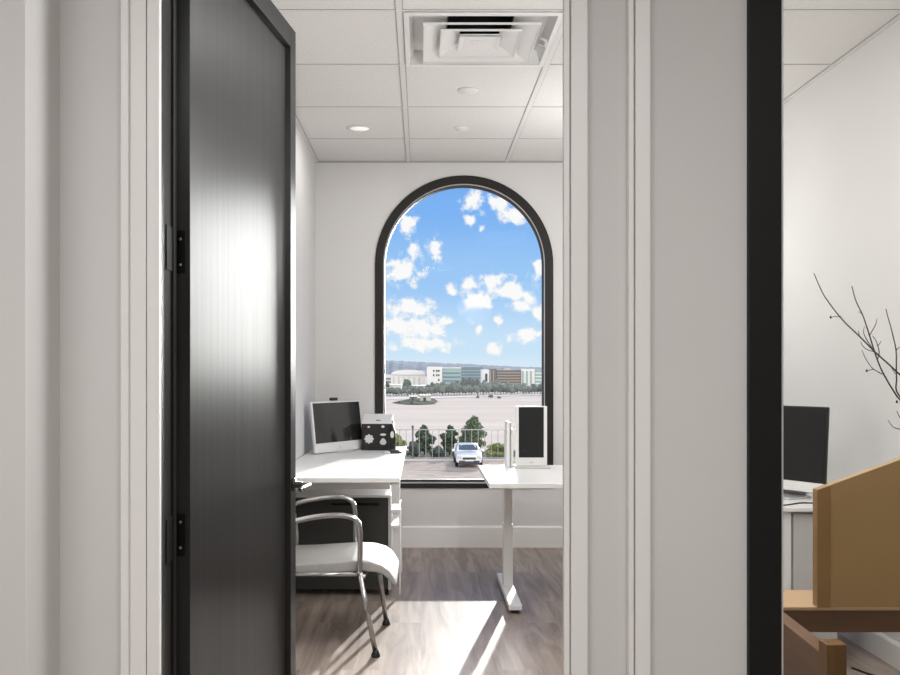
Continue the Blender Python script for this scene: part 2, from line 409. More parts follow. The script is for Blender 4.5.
fc = thing('file_cabinet', 'charcoal fronted file cabinet under the long left desk', 'cabinet', (-.505, 5.45, 0))
MB().box(-.325, .322, .02, .47, .04, .585, bev=.003).build('body', M_DESK, fc)
MB().box(-.33, .327, -.012, .475, .585, .6, bev=.003).build('top', M_WHITE, fc)
MB().box(.312, .327, -.012, .02, .04, .585).build('edge_strip', M_GREYL, fc)
for (z0, z1) in ((.30, .582), (.042, .296)):
    fr = MB().box(-.322, .31, 0, .02, z0, z1-.045).box(-.322, .31, 0, .02, z1-.03, z1).box(-.322, -.03, 0, .02, z1-.045, z1-.03).box(.255, .31, 0, .02, z1-.045, z1-.03).build('drawer', M_DKGREY, fc)
    MB().box(-.03, .255, .012, .02, z1-.045, z1-.03).build('handle_slot', M_DUCT, fr)
for z in (.495, .40): MB().box(.327, .376, .0, .40, z, z+.018, bev=.002).build('side_shelf', M_WHITE, fc)
MB().box(.376, .384, -.01, .06, .012, .515, bev=.001).build('shelf_upright', M_WHITE, fc)
MB().box(.327, .384, .40, .41, .05, .515).build('shelf_back', M_DESK, fc)
for sx in (-.29, .29):
    for sy in (.05, .42):
        MB().lathe([(.02, 0), (.022, .006), (.022, .034), (.018, .04)], (sx, sy, 0), 14).build('foot', M_BLKP, fc)

# ------------------------------------------------------------------ computers
def computer(name, label, loc, rz, w, h, chin, tilt, foot_h, mscreen, mbez=None):
    """all-in-one computer facing local -y, base at local origin"""
    t = thing(name, label, 'computer', loc, rz)
    mt = Matrix.Translation((0, 0, foot_h)) @ Matrix.Rotation(-tilt, 4, 'X')
    MB().box(-w/2, w/2, 0, .022, 0, h, bev=.006, seg=3, mtx=mt).build('housing', mbez or M_ALU, t)
    MB().box(-w/2+.004, w/2-.004, -.002, .001, chin, h-.004, bev=.0008, mtx=mt).build('bezel', mbez or M_WHITE, t)
    MB().box(-w/2+.012, w/2-.006, -.0035, -.0015, chin+.005, h-.012, mtx=mt).build('display', mscreen, t)
    ch = MB().box(-w/2+.003, w/2-.003, -.003, .001, .003, chin-.001, bev=.0008, mtx=mt).build('chin', M_WHITE, t)
    MB().lathe([(.0001, 0), (.006, 0), (.006, .0006), (.0001, .0008)], n=14, mtx=mt @ Matrix.Translation((0, -.003, chin*.5)) @ RX).build('emblem', M_GREYL, ch)
    MB().prism([(.02, foot_h+.17), (.03, foot_h+.17), (.085, .009), (.072, .009)], 'x', -.08, .08).build('stand_neck', M_ALU, t)
    MB().box(-.09, .09, -.07, .10, 0, .009, bev=.003).build('stand_base', M_ALU, t)
    return t
pL = Vector((-.566, 6.45, ZD))
comp = computer('desktop_computer', 'white all-in-one computer with a blank screen on the long left desk', pL, math.radians(54), .51, .355, .062, math.radians(7), .006, M_SCREEN)
# webcam sits on top of the screen
def on_comp(v): return comp.matrix_basis @ Vector(v)
wc = thing('webcam', 'small black webcam on top of the left desk computer', 'webcam', on_comp((-.01, .058, .006+.3495)), math.radians(54))
MB().box(-.03, .03, -.02, .012, .0045, .026, bev=.006, seg=3).build('camera_body', M_BLKP, wc)
MB().lathe([(.008, 0), (.008, .003), (.005, .004)], n=14, mtx=Matrix.Translation((0, -.02, .015)) @ RX).build('camera_lens', M_SCREEN, wc)
# black gift box
bx = thing('gift_box', 'black box with pale emblems and a white lid beside the left computer', 'box', (-.314, 6.58, ZD), math.radians(-3))
MB().box(-.112, .108, 0, .20, 0, .19, bev=.002).build('box_body', M_BLKP, bx)
MB().box(-.114, .112, -.005, .03, 0, .012, bev=.002).build('base_tray', M_BLKP, bx)
MB().prism([(-.003, .19), (.203, .19), (.203, .252), (.195, .252), (-.003, .195)], 'x', -.112, .10).build('lid', M_PAPER, bx)
MB().box(-.012, .02, .05, .056, .208, .216).build('lid_clasp', M_BLKP, bx)
def emblem(cx, cz, prof, name='emblem'):
    return MB().prism([(cx+p[0], cz+p[1]) for p in prof], 'y', -.0012, .0005).build(name, M_PAPER, bx)
C8 = lambda r, n=16, sx=1.: [(sx*r*math.cos(2*math.pi*i/n), r*math.sin(2*math.pi*i/n)) for i in range(n)]
emblem(-.058, .082, [((.031+.0035*math.cos(8*a))*math.cos(a), (.031+.0035*math.cos(8*a))*math.sin(a)) for a in [2*math.pi*i/48 for i in range(48)]])
emblem(.043, .06, [(.022*math.sin(a)*(1-.35*math.cos(a)) if True else 0, .024*math.cos(a)+.004) for a in [2*math.pi*i/24 for i in range(24)]])
emblem(.043, .113, C8(.0085, 14, 2.6))
emblem(-.06, .168, C8(.007, 12, 1.4)); emblem(.042, .170, C8(.009, 12, 1.3))
# bottle at the corner of the box
bt = thing('small_bottle', 'small black bottle with a pale oval label in front of the black box', 'bottle', (-.203, 6.50, ZD))
MB().lathe([(.022, 0), (.025, .004), (.025, .10), (.023, .14), (.012, .17), (.006, .18), (.0045, .215), (.003, .22)], n=22).build('glass_body', M_BLKP, bt)
MB().prism([(.013*math.cos(2*math.pi*i/20), .12+.024*math.sin(2*math.pi*i/20)) for i in range(20)], 'y', -.0258, -.024).build('oval_label', M_PAPER, bt)
ms = thing('computer_mouse', 'small dark mouse with a pale front lying at the desk edge by the black box', 'mouse', (-.20, 6.37, ZD), math.radians(8))
def dome(sx, sy, sz, m, name, parent, off=(0, 0, 0)):
    t = bmesh.new(); bmesh.ops.create_uvsphere(t, u_segments=20, v_segments=12, radius=1)
    for v in t.verts: v.co = Vector((v.co.x*sx+off[0], v.co.y*sy+off[1], max(0, v.co.z)*sz+off[2]))
    for f in t.faces: f.smooth = True
    b = MB(); b._merge(t); return b.build(name, m, parent)
dome(.06, .03, .024, M_DKGREY, 'shell', ms, (.012, 0, 0)); dome(.035, .024, .017, M_ALU, 'button_plate', ms, (-.035, -.006, .001))

# right-hand computer on its own desk
rd = thing('side_desk', 'white desk against the right wall behind the glass partition', 'desk', (0, 0, 0))
MB().box(1.36, XR-.004, 4.07, 4.86, .712, .73, bev=.002).build('desktop', M_WHITE, rd)
MB().box(1.655, 1.86, 4.12, 4.80, .02, .712, bev=.002).build('pedestal', M_GREYL, rd)
pd = MB().box(1.66, 1.855, 4.1, 4.12, .03, .70, bev=.002).build('pedestal_door', M_GREYL, rd)
MB().box(1.52, 1.648, 4.095, 4.12, .0, .712, bev=.002).build('leg_panel', M_WHITE, rd)
MB().box(1.37, 1.40, 4.75, 4.80, 0, .712, bev=.002).build('leg', M_WHITE, rd)
comp2 = computer('desktop_computer', 'dark screened all-in-one computer on the white desk behind the glass partition', (1.735, 4.42, .73), math.radians(-57), .44, .405, .05, math.radians(4), .035, M_SCREENM, M_BLKP)
MB().tube([(1.57, 4.15, .7335), (1.63, 4.13, .7335), (1.69, 4.17, .7335), (1.74, 4.20, .7335), (1.80, 4.19, .7335)], .0032, 8, smooth_n=6).build('power_cable', M_BLKP)
tag(bpy.data.objects['power_cable'], 'thin dark cable lying on the white desk under the right computer', 'cable')
MB().tube([(1.93, 4.12, .006), (1.975, 4.02, .006), (2.02, 3.98, .006), (2.10, 4.0, .006)], .005, 8, smooth_n=6).build('floor_cable', M_BLKP)
tag(bpy.data.objects['floor_cable'], 'short dark cord on the floor at the right baseboard', 'cable')

# ------------------------------------------------------------------ standing desk
sd = thing('standing_desk', 'white standing desk on a T foot column to the right of the window', 'desk', (0, 0, 0))
MB().box(.366, 1.28, 4.94, 5.90, .703, .73, bev=.003).build('desktop', M_WHITE, sd)
for x in (.493, 1.11):
    lg = MB().box(x, x+.056, 5.49, 5.57, .05, .42, bev=.003).build('column', M_DESK, sd)
    MB().box(x+.004, x+.052, 5.495, 5.565, .42, .69, bev=.003).build('inner_column', M_DESK, lg)
    MB().box(x-.02, x+.076, 5.2, 5.8, .685, .703, bev=.002).build('top_bracket', M_SHADE, lg)
    ft = MB().box(x-.012, x+.062, 5.04, 5.84, .022, .052, bev=.004).build('foot', M_DESK, sd)
    for y in (5.09, 5.79):
        MB().lathe([(.022, 0), (.024, .004), (.024, .018), (.01, .022)], (x+.025, y, 0), 14).build('glide', M_BLKP, ft)
MB().box(.549, 1.11, 5.50, 5.55, .655, .685, bev=.002).build('crossbeam', M_SHADE, sd)
# portrait screen
ps = thing('portrait_screen', 'upright white framed screen with a dark display on the standing desk', 'screen', (.689, 5.74, .73))
MB().box(-.098, .098, 0, .018, .012, .385, bev=.003).build('frame', M_WHITE, ps)
MB().box(-.079, .077, -.002, .001, .064, .378, bev=.0006).build('display', M_SCREENM, ps)
MB().box(-.008, .008, -.0015, .001, .03, .037).build('emblem', M_GREYL, ps)
MB().box(-.105, .11, -.06, .09, 0, .012, bev=.003).build('base_plate', M_GREYL, ps)
up = thing('upright_panel', 'slim white panel standing edge-on to the left of the portrait screen', 'panel', (.558, 5.80, .73))
MB().box(-.022, -.004, -.05, .09, .0, .285, bev=.003).build('white_face', M_WHITE, up)
MB().box(-.004, .006, -.045, .085, .0, .28, bev=.002).build('dark_core', M_SHADE, up)
MB().box(.006, .020, -.05, .09, .0, .24, bev=.003).build('back_face', M_WHITE, up)

# ------------------------------------------------------------------ visitor chair (faces right)
chair = thing('visitor_chair', 'chrome framed visitor chair with a pale grey seat in front of the left desk', 'chair', (-.40, 4.57, 0))
CX, CY = -.40, 4.57
def L(p): return (p[0]-CX, p[1]-CY, p[2])
# seat profile in x-z (waterfall front)
top = [(-.66, .425), (-.55, .428), (-.42, .436), (-.32, .442), (-.24, .438), (-.185, .422), (-.145, .392), (-.122, .355), (-.112, .33)]
bot = [(-.128, .325), (-.15, .352), (-.178, .376), (-.215, .388), (-.27, .392), (-.35, .388), (-.45, .384), (-.55, .382), (-.66, .38)]
prof = [(x-CX, z) for x, z in top+bot]
so = MB().prism(prof, 'y', -.245, .245).build('seat', M_SEAT, chair)
bv = so.modifiers.new('round', 'BEVEL'); bv.width = .012; bv.segments = 3; bv.limit_method = 'ANGLE'; bv.angle_limit = math.radians(50)
for p in so.data.polygons: p.use_smooth = len(p.vertices) == 4
MB().box(-.21, .12, -.235, .235, .362, .378, bev=.003).build('seat_pan', M_BLKP, chair)
NY, FY = 4.30, 4.84
armN = [(-.70, NY, .60), (-.64, NY, .615), (-.584, NY, .634), (-.50, NY, .652), (-.42, NY, .660), (-.35, NY, .658), (-.305, NY, .640), (-.287, NY, .60), (-.284, NY, .54), (-.287, NY, .38)]
armF = [(-.72, FY, .61), (-.66, FY, .635), (-.60, FY, .652), (-.52, FY, .666), (-.45, FY, .672), (-.395, FY, .668), (-.36, FY, .645), (-.348, FY, .60), (-.345, FY, .52), (-.345, FY, .40)]
for P in (armN, armF):
    MB().tube([L(p) for p in P], .0125, 12, smooth_n=5).build('armrest', M_CHROME, chair)
for y, x0, x1, zt in ((NY, -.288, -.213, .40), (FY, -.235, -.184, .40)):
    lg = MB().tube([L((x0, y, zt)), L((x1, y, .022))], .0125, 12).build('leg', M_CHROME, chair)
    MB().lathe([(.021, 0), (.022, .006), (.016, .022), (.012, .034)], L((x1+.001, y, 0)), 14).build('foot_glide', M_BLKP, lg)
MB().tube([L((-.345, FY, .41)), L((-.30, FY, .392)), L((-.235, FY, .392))], .011, 10).build('side_rail', M_CHROME, chair)
for y in (NY, FY):
    lg = MB().tube([L((-.70, y, .86)), L((-.675, y, .62)), L((-.655, y, .42)), L((-.70, y, .022))], .0125, 12, smooth_n=4).build('leg', M_CHROME, chair)
    MB().lathe([(.021, 0), (.022, .006), (.016, .022), (.012, .034)], L((-.70, y, 0)), 14).build('foot_glide', M_BLKP, lg)
    MB().tube([L((-.655, y, .385)), L((-.29 if y == NY else -.24, y, .385))], .009, 10).build('side_rail', M_CHROME, chair)
MB().tube([L((-.27, NY, .372)), L((-.25, FY, .372))], .011, 10).build('cross_rail', M_CHROME, chair)
MB().tube([L((-.6, NY, .372)), L((-.6, FY, .372))], .011, 10).build('cross_rail', M_CHROME, chair)
MB().prism([(-.31, .50), (-.285, .49), (-.305, .86), (-.325, .88), (-.335, .86)], 'y', -.25, .25).build('backrest', M_SEAT, chair)

# ------------------------------------------------------------------ wooden console behind the glass
co = thing('wooden_console', 'brown wooden console with a slanted tan upright panel behind the glass partition', 'console', (1.5, 3.0, 0))
def K(x): return x-1.5
A0 = at(817, 490, 2.95); A1 = at(960, 438, 2.95)
zt = .58
MB().box(K(1.13), K(1.98), -.05, .18, zt-.012, zt, bev=.002).build('tabletop', M_WOODT, co)
MB().box(K(1.16), K(1.98), -.048, -.02, .498, zt-.0125, bev=.002).build('apron', M_WOODX, co)
sl = (A1.z-A0.z)/(A1.x-A0.x); Z = lambda x: A0.z+sl*(x-A0.x)
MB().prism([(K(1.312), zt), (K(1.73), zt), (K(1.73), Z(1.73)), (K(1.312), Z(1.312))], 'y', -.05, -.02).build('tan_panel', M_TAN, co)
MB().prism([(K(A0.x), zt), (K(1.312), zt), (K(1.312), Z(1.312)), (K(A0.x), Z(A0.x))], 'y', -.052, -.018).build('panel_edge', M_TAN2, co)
MB().prism([(2.575-3.0, 0), (-.052, 0), (-.052, .566), (-.40, .552), (2.575-3.0, .548)], 'x', K(1.115), K(1.16)).build('side_panel', M_WOODY, co)
MB().box(K(1.112), K(1.167), 2.52-3.0, 2.575-3.0, 0, .588, bev=.003).build('leg', M_WOODZ, co)
for x in (1.90,):
    for y in (-.045, .13): MB().box(K(x), K(x)+.05, y, y+.045, 0, zt-.012, bev=.003).build('leg', M_WOODZ, co)
MB().box(K(1.18), K(1.23), .125, .17, 0, zt-.012, bev=.003).build('leg', M_WOODZ, co)
# vase and branches
VP_ = Vector((1.735, 3.085, zt))
vs = thing('vase', 'tall vase holding bare branches on the wooden console', 'vase', VP_)
MB().lathe([(.05, 0), (.062, .01), (.066, .12), (.055, .28), (.03, .40), (.032, .45), (.026, .452), (.024, .40), (.045, .28)], n=28).build('vase_body', M_VASE, vs)
def zp(u, v, dd=0): return at(800+u/3.75, 260+v/3.75, 3.06+dd)
def branch(label, main, twigs, buds, r0=.0033):
    t = thing('bare_branch', label, 'branch', VP_, group=None)
    def rel(p): return p-VP_
    base = [Vector((.0, 0, .06)), Vector((0, 0, .36))]
    m = MB(); pts = [base[0], base[1]]+[rel(zp(*p)) for p in reversed(main)]
    m.tube(pts, r0, 7, smooth_n=3, r1=.0014); m.build('branch_stem', M_TWIG, t)
    for tw in twigs:
        MB().tube([rel(zp(*p)) for p in tw], .0017, 6, smooth_n=3, r1=.0009).build('twig', M_TWIG, t)
    for (u, v, dd) in buds:
        MB().lathe([(.0008, -.005), (.0038, -.001), (.0036, .002), (.0008, .006)], rel(zp(u, v, dd)), 8).build('bud', M_TWIG, t)
branch('long bare branch leaning farthest left behind the glass', [(52, 50, .06), (70, 92, .055), (90, 133, .05), (120, 176, .045), (150, 214, .04), (180, 246, .03), (222, 285, .02), (278, 342, .01), (340, 398, .0), (385, 440, .0), (450, 500, 0)],
       [[(150, 214, .04), (132, 212, .05), (118, 215, .055)], [(222, 285, .02), (221, 275, .02), (220, 266, .03)], [(152, 216, .04), (154, 209, .04)], [(118, 173, .045), (116, 166, .05)], [(340, 398, 0), (350, 415, -.02), (358, 428, -.03)]],
       [(115, 215, .055)])
branch('upright bare branch with side twigs, middle of the three behind the glass', [(194, 97, -.03), (205, 140, -.03), (216, 168, -.03), (235, 207, -.02), (250, 250, -.02), (262, 288, -.01), (280, 346, 0), (296, 390, 0), (312, 425, 0), (345, 482, 0), (380, 530, 0), (440, 570, 0)],
       [[(262, 280, -.01), (275, 258, -.03), (284, 240, -.04), (289, 220, -.05)], [(270, 330, 0), (248, 295, .02), (238, 270, .03), (242, 250, .04)], [(278, 344, 0), (250, 335, .03), (232, 318, .05), (229, 306, .05)],
        [(308, 428, 0), (280, 412, .03), (262, 395, .04), (244, 366, .05), (232, 338, .06)], [(276, 410, .03), (264, 412, .03), (252, 416, .04)], [(292, 370, 0), (297, 345, -.03), (286, 305, -.05), (272, 285, -.06)], [(290, 322, -.03), (297, 316, -.05), (304, 304, -.06)],
        [(235, 207, -.02), (228, 198, -.01), (219, 194, 0)], [(375, 635, .02), (352, 628, .03), (340, 616, .04), (330, 600, .05)], [(380, 600, 0), (370, 582, .01), (363, 566, .02)]],
       [(250, 416, .04), (363, 532, 0)])
branch('shorter bare branch nearest the right edge of the glass', [(322, 183, .03), (330, 215, .03), (340, 250, .02), (350, 290, .02), (360, 338, .01), (361, 400, .01), (362, 450, 0), (362, 492, 0), (400, 540, 0), (450, 575, 0)],
       [[(360, 340, .01), (368, 330, 0), (378, 326, -.01)], [(350, 290, .02), (346, 280, .02)]], [])

# ------------------------------------------------------------------ outdoors
GZ = -4.9
M_FIELD = mat('pale_dry_field', spec=0., rough=.9, col=(.50, .44, .385), noise=.10, nscale=1., stretch=(.02, .10, 1), detail=6)
M_LOT = mat('dry_gravel_lot', spec=0., rough=.9, col=(.46, .39, .325), noise=.22, nscale=1., stretch=(.9, 2.2, 1), detail=6)
M_KERB = mat('pale_kerb', spec=0., rough=.9, col=(.6, .58, .55))
M_SCRUB = mat('scrub_ground', spec=0., rough=.9, col=(.15, .15, .12), noise=.4, nscale=1., stretch=(.3, .15, 1), detail=5)
M_HILL = mat('hazy_hills', spec=0., rough=1., col=(.27, .295, .315), noise=.18, nscale=.012, detail=6)  # blue-grey distance haze is part of this base colour
def leafmat(name, c, nz=.45, s=3.): return mat(name, c, .8, noise=nz, nscale=s, spec=.2)
M_LEAF = [leafmat('deep_green_leaves', (.11, .145, .095)), leafmat('mid_green_leaves', (.15, .19, .115)), leafmat('yellow_green_leaves', (.30, .34, .15)), leafmat('hazed_grey_green_leaves', (.22, .25, .225), .3, .5), leafmat('hazed_dark_green_leaves', (.15, .175, .165), .3, .5)]  # the two grey greens have distance haze mixed into their colour
M_TRUNK = mat('tree_trunk', (.08, .06, .05), .9)
M_BWH = mat('white_facade', (.78, .78, .78), .7); M_BGR = mat('pale_facade', (.60, .60, .58), .7)
M_BTEAL = mat('teal_glass_facade', (.33, .45, .46), .35); M_BBLUE = mat('blue_grey_glass_facade', (.17, .23, .28), .3)
M_BBRN = mat('brown_facade', (.20, .175, .17), .7); M_BBAND = mat('tan_band', (.42, .38, .35), .7); M_WINDK = mat('dark_window_glass', (.07, .085, .10), .25)
M_CARW = mat('car_white_paint', (.80, .80, .80), .2, coat=.5); M_TYRE = mat('tyre_rubber', (.015, .015, .016), .8); M_CARB = mat('car_dark_trim', (.05, .06, .08), .4)
M_CARG = mat('car_glass', (.10, .13, .14), .08); M_LAMPC = mat('headlamp_glass', (.6, .62, .65), .1)
M_FENCE = mat('grey_metal_fence', (.36, .37, .37), .5); M_FPOST = mat('dark_fence_post', (.16, .17, .17), .5)

MB().box(-40, 40, 7.6, 63.2, GZ-.5, GZ).build('ground', M_LOT, kind='structure')
MB().box(-300, 300, 63.5, 900, GZ-.55, GZ-.02).build('ground_field', M_FIELD, kind='structure')
MB().box(-40, 40, 63.2, 63.5, GZ-.5, GZ+.12, bev=.03).build('trim_8', M_KERB, kind='structure')
MB().quadstrip([[(-40, 63.5, GZ+.02), (40, 63.5, GZ+.02)], [(-40, 71, GZ+.02), (40, 71, GZ+.02)]]).build('ground_scrub', M_SCRUB, kind='structure')
# path strip across the field, and the brushy island
def gp(px, py, dz=.05):
    d = F*(CH-GZ-dz)/(py-VY); return at(px, py, d)
MB().quadstrip([[gp(375, 399.2), gp(430, 398.4), gp(480, 396.6), gp(555, 394.6)], [gp(375, 397.6), gp(430, 396.8), gp(480, 395.2), gp(555, 393.3)]]).build('ground_path', M_KERB, kind='structure')
isl = [(392, 402.6), (402, 400.2), (412, 398.6), (424, 397.5), (434, 398.4), (438, 401.2), (434, 403.8), (420, 404.4), (406, 404.2)]
t = bmesh.new(); t.faces.new([t.verts.new(gp(*p, .07)) for p in isl]); b = MB(); b._merge(t); b.build('ground_island', M_SCRUB, kind='structure')
# hills
hp = [(330, 358), (360, 360), (384, 360.3), (400, 360.8), (420, 362), (445, 363.2), (470, 364.2), (495, 365.4), (515, 366.6), (540, 367.2), (580, 367), (640, 366)]
rows = [[], [], [], []]
for i in range(len(hp)-1):
    for k in range(8):
        u = k/8; px = hp[i][0]*(1-u)+hp[i+1][0]*u; py = hp[i][1]*(1-u)+hp[i+1][1]*u+random.uniform(-.35, .35)
        p = at(px, py, 2600); g0 = at(px, 384, 1900); q = at(px, py+4+random.uniform(-1, 1), 2200)
        rows[0].append((g0.x, g0.y, GZ-10)); rows[1].append(q); rows[2].append(p); rows[3].append((p.x*1.3, p.y+900, GZ-10))
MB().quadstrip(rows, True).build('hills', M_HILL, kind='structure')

# fence
FD = 63.9; pm = F/FD
fn = thing('metal_fence', 'tall grey metal picket fence behind the parked car', 'fence', (0, FD, GZ))
fx0, fx1 = (380-VX)/pm, (560-VX)/pm; ft_ = at(0, 429.3, FD).z-GZ
MB().box(fx0, fx1, -.03, .03, ft_-.055, ft_).build('rail', M_FENCE, fn)
MB().box(fx0, fx1, -.03, .03, .10, .18).build('rail', M_FENCE, fn)
k = 0; x = fx0
pk = None
while x < fx1:
    if abs(x-(412-VX)/pm) < 3.2/pm:
        o = MB().box(x-.06, x+.06, -.06, .06, 0, ft_+.17).lathe([(.09, 0), (.09, .12), (.02, .2)], (x, 0, ft_+.1), 8).build('fence_post', M_FPOST, fn)
    else:
        if pk is None:
            pk = MB().box(-.02, .02, -.02, .02, .1, ft_-.01).build('picket', M_FENCE, fn); pk.location.x = x
        else:
            o = pk.copy(); COL.objects.link(o); o.parent = fn; o.location.x = x
    x += 6.55/pm; k += 1

# car, seen from the front
cp_ = at(469.3, 466.8, 58.6)
car = thing('car', 'white car parked facing the building in front of the fence', 'car', (cp_.x, 58.6, GZ+.01))
def section(y, w0, w1, z0, z1, n=8):
    """rounded cross-section ring at depth y"""
    pts = []
    for i in range(n*2):
        a = math.pi*2*i/(n*2)
        ca, sa = math.cos(a), math.sin(a)
        sx = math.copysign(abs(ca)**.45, ca); sz = math.copysign(abs(sa)**.45, sa)
        zz = (z0+z1)/2+sz*(z1-z0)/2
        ww = w0+(w1-w0)*(zz-z0)/(z1-z0)
        pts.append((sx*ww/2, y, zz))
    return pts
def loft(secs, caps=True):
    t = bmesh.new(); R = [[t.verts.new(p) for p in s] for s in secs]; n = len(R[0])
    for a, b in zip(R, R[1:]):
        for k in range(n):
            f = t.faces.new((a[k], a[(k+1) % n], b[(k+1) % n], b[k])); f.smooth = True
    if caps: t.faces.new(R[0][::-1]); t.faces.new(R[-1])
    bmesh.ops.recalc_face_normals(t, faces=t.faces)
    b = MB(); b._merge(t); return b
cbody = loft([section(0, 1.5, 1.42, .32, .72), section(.12, 1.68, 1.58, .26, .82), section(.5, 1.74, 1.62, .24, .90), section(1.1, 1.76, 1.66, .24, .98), section(2.2, 1.76, 1.68, .24, 1.0), section(3.4, 1.76, 1.66, .24, 1.0), section(4.1, 1.7, 1.56, .28, .98), section(4.3, 1.5, 1.4, .36, .9)]).build('body', M_CARW, car)
loft([section(1.25, 1.5, 1.42, .9, 1.0), section(1.95, 1.6, 1.3, .9, 1.36), section(2.7, 1.6, 1.3, .9, 1.40), section(3.5, 1.6, 1.3, .9, 1.33), section(4.1, 1.45, 1.35, .85, 1.0)]).build('cabin', M_CARW, car)
MB().quadstrip([[(-.62, 1.30, 1.02), (0, 1.22, 1.03), (.62, 1.30, 1.02)], [(-.58, 1.90, 1.31), (0, 1.84, 1.33), (.58, 1.90, 1.31)]], True).build('windscreen', M_CARG, car)
MB().box(-.42, .42, -.03, .05, .52, .66, bev=.02).build('grille', M_CARB, car)
MB().box(-.66, .66, -.04, .06, .22, .46, bev=.03).build('bumper_intake', M_CARB, car)
MB().box(-.26, .26, -.05, -.03, .42, .52).build('number_plate', M_BWH, car)
for s in (-1, 1):
    MB().box(s*.62-.13, s*.62+.13, -.02, .12, .58, .74, bev=.03).build('headlamp', M_LAMPC, car)
    MB().box(s*.97-.1, s*.97+.1, 1.35, 1.47, .92, 1.08, bev=.03).build('wing_mirror', M_CARW, car)
    for y in (.75, 3.45):
        MB().lathe([(.2, -.1), (.31, -.09), (.32, 0), (.31, .09), (.2, .1)], n=22, mtx=Matrix.Translation((s*.78, y, .32)) @ Matrix.Rotation(math.pi/2, 4, 'Y')).build('wheel', M_TYRE, car)

# trees with leaf quads
def leaf_crown(name, m, parent, blobs, n, size, rnd):
    vs_, fs = [], []
    for i in range(n):
        b = rnd.choices(blobs, weights=[q[3]*q[4] for q in blobs])[0]
        while True:
            p = Vector((rnd.uniform(-1, 1), rnd.uniform(-1, 1), rnd.uniform(-1, 1)))
            if .25 < p.length < 1: break
        c0 = Vector((b[0]+p.x*b[3], b[1]+p.y*b[3], b[2]+p.z*b[4]))
        u = Vector((rnd.gauss(0, 1), rnd.gauss(0, 1), rnd.gauss(0, 1))).normalized(); v = u.orthogonal().normalized()
        s_ = size*rnd.uniform(.6, 1.3); k0 = len(vs_)
        vs_ += [c0-u*s_, c0+v*s_*.55, c0+u*s_, c0-v*s_*.55]; fs.append((k0, k0+1, k0+2, k0+3))
    me = bpy.data.meshes.new(name); me.from_pydata(vs_, [], fs); me.materials.append(m)
    o = bpy.data.objects.new(name, me); COL.objects.link(o); o.parent = parent; return o
def tree(label, cat, px, ytop, wpx, d, m, group=None, name='tree', n=1500, conical=False, base=None, lf=.12):
    rnd = random.Random(int(px*7+ytop))
    p = at(px, 0, d); h = at(px, ytop, d).z-GZ; w = wpx*d/F/2
    t = thing(name, label, cat, (p.x, d, GZ), group=group)
    bl = []
    for i in range(9):
        z = (.22+.68*i/8)*h
        ww = w*(1-.75*(i/8)**1.6) if conical else w*math.sin(math.pi*(.25+.62*i/8))
        a = rnd.uniform(0, 6.28); bl.append((math.cos(a)*ww*.4, math.sin(a)*ww*.4, z, max(.12, ww*.72), h*.13))
    leaf_crown('foliage', m, t, bl, n, lf, rnd)
    MB().tube([(0, 0, 0), (.03, 0, h*.4), (0, 0, h*.8)], .06*max(1, h/3), 7, r1=.02).build('trunk', M_TRUNK, t)
    return t
tree('dark green young tree behind the fence, left of the three', 'tree', 424.5, 425.5, 24, 67.5, M_LEAF[0])
tree('dark green young tree behind the fence, middle of the three', 'tree', 449.5, 426, 20, 67.8, M_LEAF[0])
tree('tallest green young tree behind the fence, above the white car', 'tree', 472, 416.5, 29, 67.2, M_LEAF[1], n=2200)
tree('yellow-green bush behind the fence to the right of the car', 'bush', 498, 443.5, 30, 66, M_LEAF[2], name='bush')
tree('pale green bush behind the fence at the end of the left desk', 'bush', 397.5, 434, 17, 67.5, M_LEAF[2], name='bush')
tree('low dark bush behind the fence between two young trees', 'bush', 437, 446, 16, 64.9, M_LEAF[4], name='bush', n=900)
tree('low dark bush just left of the white car behind the fence', 'bush', 459, 449, 13, 64.9, M_LEAF[0], name='bush', n=900)
tree('low grey-green bush behind the dark fence post', 'bush', 413, 442, 16, 65.2, M_LEAF[4], name='bush', n=900)

# rounded far trees: a few shared lumpy crowns
def lump(name, m, seed):
    rnd = random.Random(seed); b = MB()
    for i in range(9):
        t = bmesh.new(); bmesh.ops.create_icosphere(t, subdivisions=2, radius=1)
        a = rnd.uniform(0, 6.28); r = rnd.uniform(0, .55); cz = rnd.uniform(.35, .8); s = rnd.uniform(.28, .46)
        for v in t.verts: v.co = Vector((math.cos(a)*r+v.co.x*s, math.sin(a)*r+v.co.y*s, cz+v.co.z*s*.62))*1+Vector((rnd.gauss(0, .03), rnd.gauss(0, .03), rnd.gauss(0, .03)))
        b._merge(t)
    me = bpy.data.meshes.new(name); b.bm.to_mesh(me); b.bm.free(); me.materials.append(m); return me
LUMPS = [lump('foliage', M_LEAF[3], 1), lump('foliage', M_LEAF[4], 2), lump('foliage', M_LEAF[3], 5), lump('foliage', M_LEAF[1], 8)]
TRK = MB().tube([(0, 0, 0), (.02, 0, .5)], .06, 6).build('trunk', M_TRUNK).data
bpy.data.objects.remove(bpy.data.objects['trunk'] if bpy.data.objects['trunk'].data == TRK else [o for o in bpy.data.objects if o.data == TRK][0])
def fartree(px, ytop, ybase, wpx, which, label, group=None):
    p = gp(px, ybase, 0); d = p.y; h = (ybase-ytop)*d/F*1.06; w = wpx*d/F/2*1.15
    t = thing('tree', label, 'tree', (p.x, d, GZ), random.uniform(0, 6), group)
    for nm, me in (('foliage', LUMPS[which]), ('trunk', TRK)):
        o = bpy.data.objects.new(nm, me); COL.objects.link(o); o.parent = t; o.scale = (w, w, h)
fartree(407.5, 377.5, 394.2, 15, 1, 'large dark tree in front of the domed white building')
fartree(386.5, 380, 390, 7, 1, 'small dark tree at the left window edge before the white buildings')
rt = random.Random(3)
G1 = 'trees along the far side of the field'
x = 384.; kk = 0
